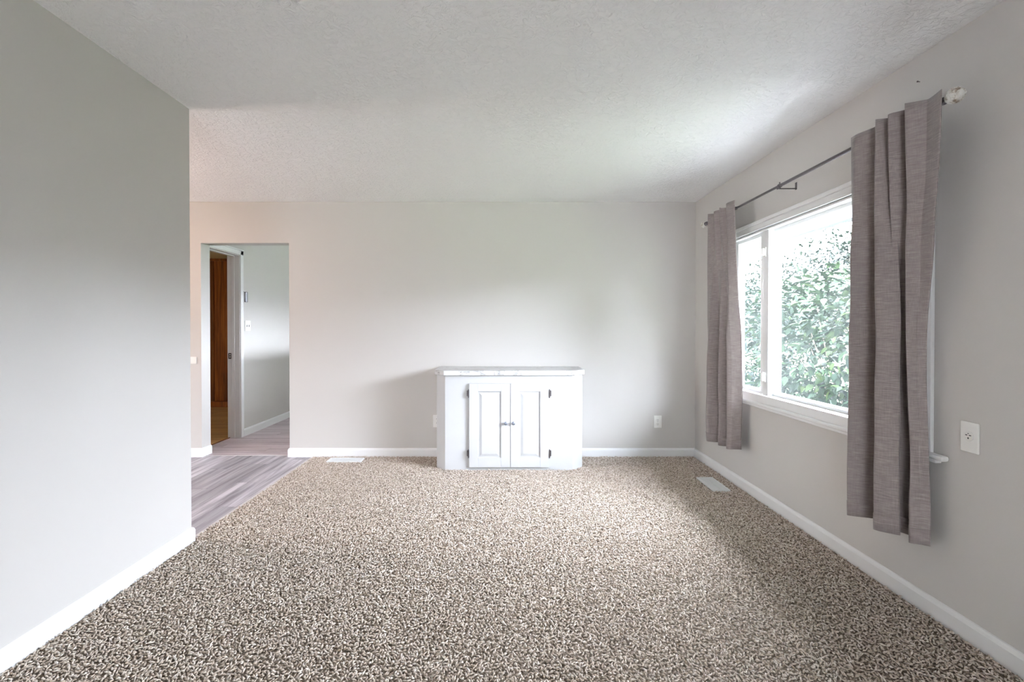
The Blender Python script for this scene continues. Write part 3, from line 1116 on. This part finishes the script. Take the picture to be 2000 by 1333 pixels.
def rot_mats(n, out_dir=None, spread=0.9):
    """random leaf frames: y axis along the leaf, drooping outwards"""
    yaw = rng.uniform(0, 2 * np.pi, n)
    pit = rng.normal(-0.35, 0.5, n)
    d_ = np.stack([np.cos(yaw) * np.cos(pit), np.sin(yaw) * np.cos(pit), np.sin(pit)], 1)
    if out_dir is not None:
        d_ = d_ * spread + out_dir
        d_ /= np.linalg.norm(d_, axis=1)[:, None]
    up = np.stack([rng.normal(0, 0.35, n), rng.normal(0, 0.35, n), np.ones(n)], 1)
    x_a = np.cross(d_, up)
    x_a /= np.linalg.norm(x_a, axis=1)[:, None]
    z_a = np.cross(x_a, d_)
    return np.stack([x_a, d_, z_a], 2)      # columns


def leaf_cloud(n, centre, radii, size, shell=(0.65, 1.0), zmin=-0.25, lumps=10, top_lite=True):
    c = np.array(centre)
    rd = np.array(radii)
    dirs = rng.normal(0, 1, (n, 3))
    dirs /= np.linalg.norm(dirs, axis=1)[:, None]
    lc = rng.normal(0, 1, (lumps, 3))
    lc /= np.linalg.norm(lc, axis=1)[:, None]
    g = np.max(dirs @ lc.T, axis=1)
    rr = rng.uniform(*shell, n) * (0.80 + 0.22 * np.clip(g, 0, 1) ** 3)
    # boxier than an ellipsoid
    p = np.sign(dirs) * np.abs(dirs) ** 0.75
    P = c + p * rr[:, None] * rd
    ok = P[:, 2] > zmin
    P, dirs, rr = P[ok], dirs[ok], rr[ok]
    n = len(P)
    s = rng.uniform(0.65, 1.25, n) * size
    Rm = rot_mats(n, dirs * 0.7)
    tone = rng.normal(0.42, 0.2, n)
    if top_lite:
        tone += 0.30 * np.clip((P[:, 2] - c[2]) / rd[2] - 0.35, 0, 1)  # sunny crown tops put into the leaf tone
    return P, Rm, s, np.clip(tone, 0, 1)


def cloud_mesh(name, P, Rm, s, tone):
    Vv = np.einsum('nij,kj->nki', Rm, LV) * s[:, None, None] + P[:, None, :]
    k = len(LV)
    Ff = (np.arange(len(P))[:, None, None] * k + LF[None]).reshape(-1, 3)
    return fast_mesh(name, Vv.reshape(-1, 3), Ff, np.repeat(tone, k))


def stems(root, base, tips, mat='bark', r=0.012, name='stem'):
    for tp_ in tips:
        bm = bmesh.new()
        b0 = Vector(base) + Vector((random.uniform(-.15, .15), random.uniform(-.15, .15), 0))
        m_ = b0.lerp(Vector(tp_), 0.5) + Vector((random.uniform(-.08, .08), random.uniform(-.08, .08), 0.05))
        cyl(bm, b0, m_, r, r * 0.7, 8)
        cyl(bm, m_, tp_, r * 0.7, r * 0.3, 8)
        link(name, to_mesh(bm, name), mat, root)


def shrub(centre, radii, n, size, mat, label, single=0, lumps=12):
    root = tag(empty('leafy_shrub', (0, 0, 0)), label, 'shrub', 'shrubs outside the window')
    base = (centre[0], centre[1], -0.32)
    stems(root, base, [(centre[0] + random.uniform(-.6, .6) * radii[0], centre[1] + random.uniform(-.7, .7) * radii[1], centre[2] + random.uniform(0.1, 0.8) * radii[2]) for _ in range(9)])
    P, Rm, s, tone = leaf_cloud(n, centre, radii, size, lumps=lumps)
    if single:
        # leaves that face the window become parts of their own
        view = np.array([-0.75, -0.66, 0.0])
        score = (P - np.array(centre)) @ view + np.where((P[:, 2] > 0.45) & (P[:, 2] < 2.0), 3.0, 0)
        order = np.argsort(-score)
        pick = order[:single * 3][rng.permutation(single * 3)[:single]]
        rest = np.setdiff1d(np.arange(len(P)), pick)
        lm = leaf_me
        if not lm.materials:
            lm.materials.append(M[mat])
        for i in pick:
            o = link('leaf', lm, None, root)
            m4 = Matrix([[*(float(q) for q in row), 0.0] for row in Rm[i] * s[i] * 1.1] + [[0, 0, 0, 1]])
            m4.translation = Vector(P[i].tolist())
            o.matrix_world = m4
    else:
        rest = np.arange(len(P))
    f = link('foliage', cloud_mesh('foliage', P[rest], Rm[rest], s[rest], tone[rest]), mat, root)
    f['kind'] = 'stuff'
    return root


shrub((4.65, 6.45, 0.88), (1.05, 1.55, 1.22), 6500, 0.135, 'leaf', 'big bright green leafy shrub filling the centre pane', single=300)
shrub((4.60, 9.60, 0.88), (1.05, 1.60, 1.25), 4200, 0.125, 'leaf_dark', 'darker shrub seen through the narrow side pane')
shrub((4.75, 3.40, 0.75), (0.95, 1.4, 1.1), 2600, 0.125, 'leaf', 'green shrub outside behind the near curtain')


def tree(x, y, h, r, n, size, label):
    root = tag(empty('garden_tree', (0, 0, 0)), label, 'tree', 'trees beyond the shrubs')
    bm = bmesh.new()
    cyl(bm, (x, y, -0.35), (x, y, h * 0.5), 0.14, 0.10, 10)
    cyl(bm, (x, y, h * 0.5), (x + 0.1, y, h * 0.92), 0.10, 0.03, 10)
    link('trunk', to_mesh(bm, 'trunk'), 'bark', root)
    for k in range(7):
        a = k * 2.4
        z0 = h * (0.3 + 0.07 * k)
        bm = bmesh.new()
        cyl(bm, (x, y, z0), (x + math.cos(a) * r * 0.7, y + math.sin(a) * r * 0.7, z0 + h * 0.16), 0.05, 0.015, 8)
        link('branch', to_mesh(bm, 'branch'), 'bark', root)
    P, Rm, s, tone = leaf_cloud(n, (x, y, h * 0.60), (r, r, h * 0.40), size, shell=(0.35, 1.0), lumps=14, zmin=0.3)
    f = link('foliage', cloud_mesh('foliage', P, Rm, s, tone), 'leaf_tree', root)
    f['kind'] = 'stuff'


tree(12.4, 17.4, 5.1, 1.7, 3200, 0.20, 'tall pale green tree beyond the bright shrub')
tree(12.2, 20.9, 4.5, 1.7, 2600, 0.20, 'lower pale tree left of the tall pale tree')
tree(11.8, 24.6, 4.6, 1.8, 2400, 0.22, 'pale tree far off in the narrow side pane')
tree(12.4, 13.2, 4.6, 1.8, 1200, 0.26, 'pale round tree beside the near curtain edge')

# long row of foliage added to block the low sky light
n = 11000
P = np.stack([rng.uniform(15.0, 18.0, n), rng.uniform(-26, 48, n), np.zeros(n)], 1)
top = 3.35 + 0.35 * np.sin(P[:, 1] * 0.9) + 0.25 * np.sin(P[:, 1] * 2.3 + 1)
P[:, 2] = rng.uniform(0.0, 1.0, n) * top
P[:, 2] = np.maximum(P[:, 2], 0.15)
Rm = rot_mats(n)
hr = link('sky_blocker_hedgerow', cloud_mesh('sky_blocker_hedgerow', P, Rm, rng.uniform(0.45, 0.8, n), np.clip(rng.normal(0.5, 0.2, n), 0, 1)), 'leaf_tree')
tag(hr, 'long pale green row of leaves added to block the low sky', 'added_hedge', kind='stuff')


# ------------------------------------------------------------------ lamps of the neighbouring rooms
def lamp(name, loc, watts, col, label, r=0.06, drop=0.0):
    t = tag(empty(name, loc), label, 'lamp')
    bm = bmesh.new()
    lathe(bm, (0, 0, 0), (0, 0, -1), [(0, 0.17), (0.02, 0.17), (0.022, 0.165)], 28)
    link('ceiling_plate', to_mesh(bm, 'plate', True), 'white', t)
    bm = bmesh.new()
    cyl(bm, (0, 0, 0), (0, 0, -0.05 - drop), 0.012, n=10)
    link('stem', to_mesh(bm, 'stem'), 'bronze', t)
    d_ = bpy.data.lights.new(name + '_bulb', 'POINT')
    d_.energy = watts
    d_.color = col
    d_.shadow_soft_size = r
    o = bpy.data.objects.new(name + '_bulb', d_)
    COL.objects.link(o)
    o.parent = t
    o.location = (0, 0, -0.12 - drop)


lamp('dining_lamp', (-3.5, 3.0, 2.455), 46, (1.0, 0.60, 0.42), 'ceiling lamp over the dining area', drop=0.35)
lamp('panelled_room_lamp', (-4.0, 5.9, 2.325), 8, (1.0, 0.62, 0.32), 'ceiling lamp in the panelled room')
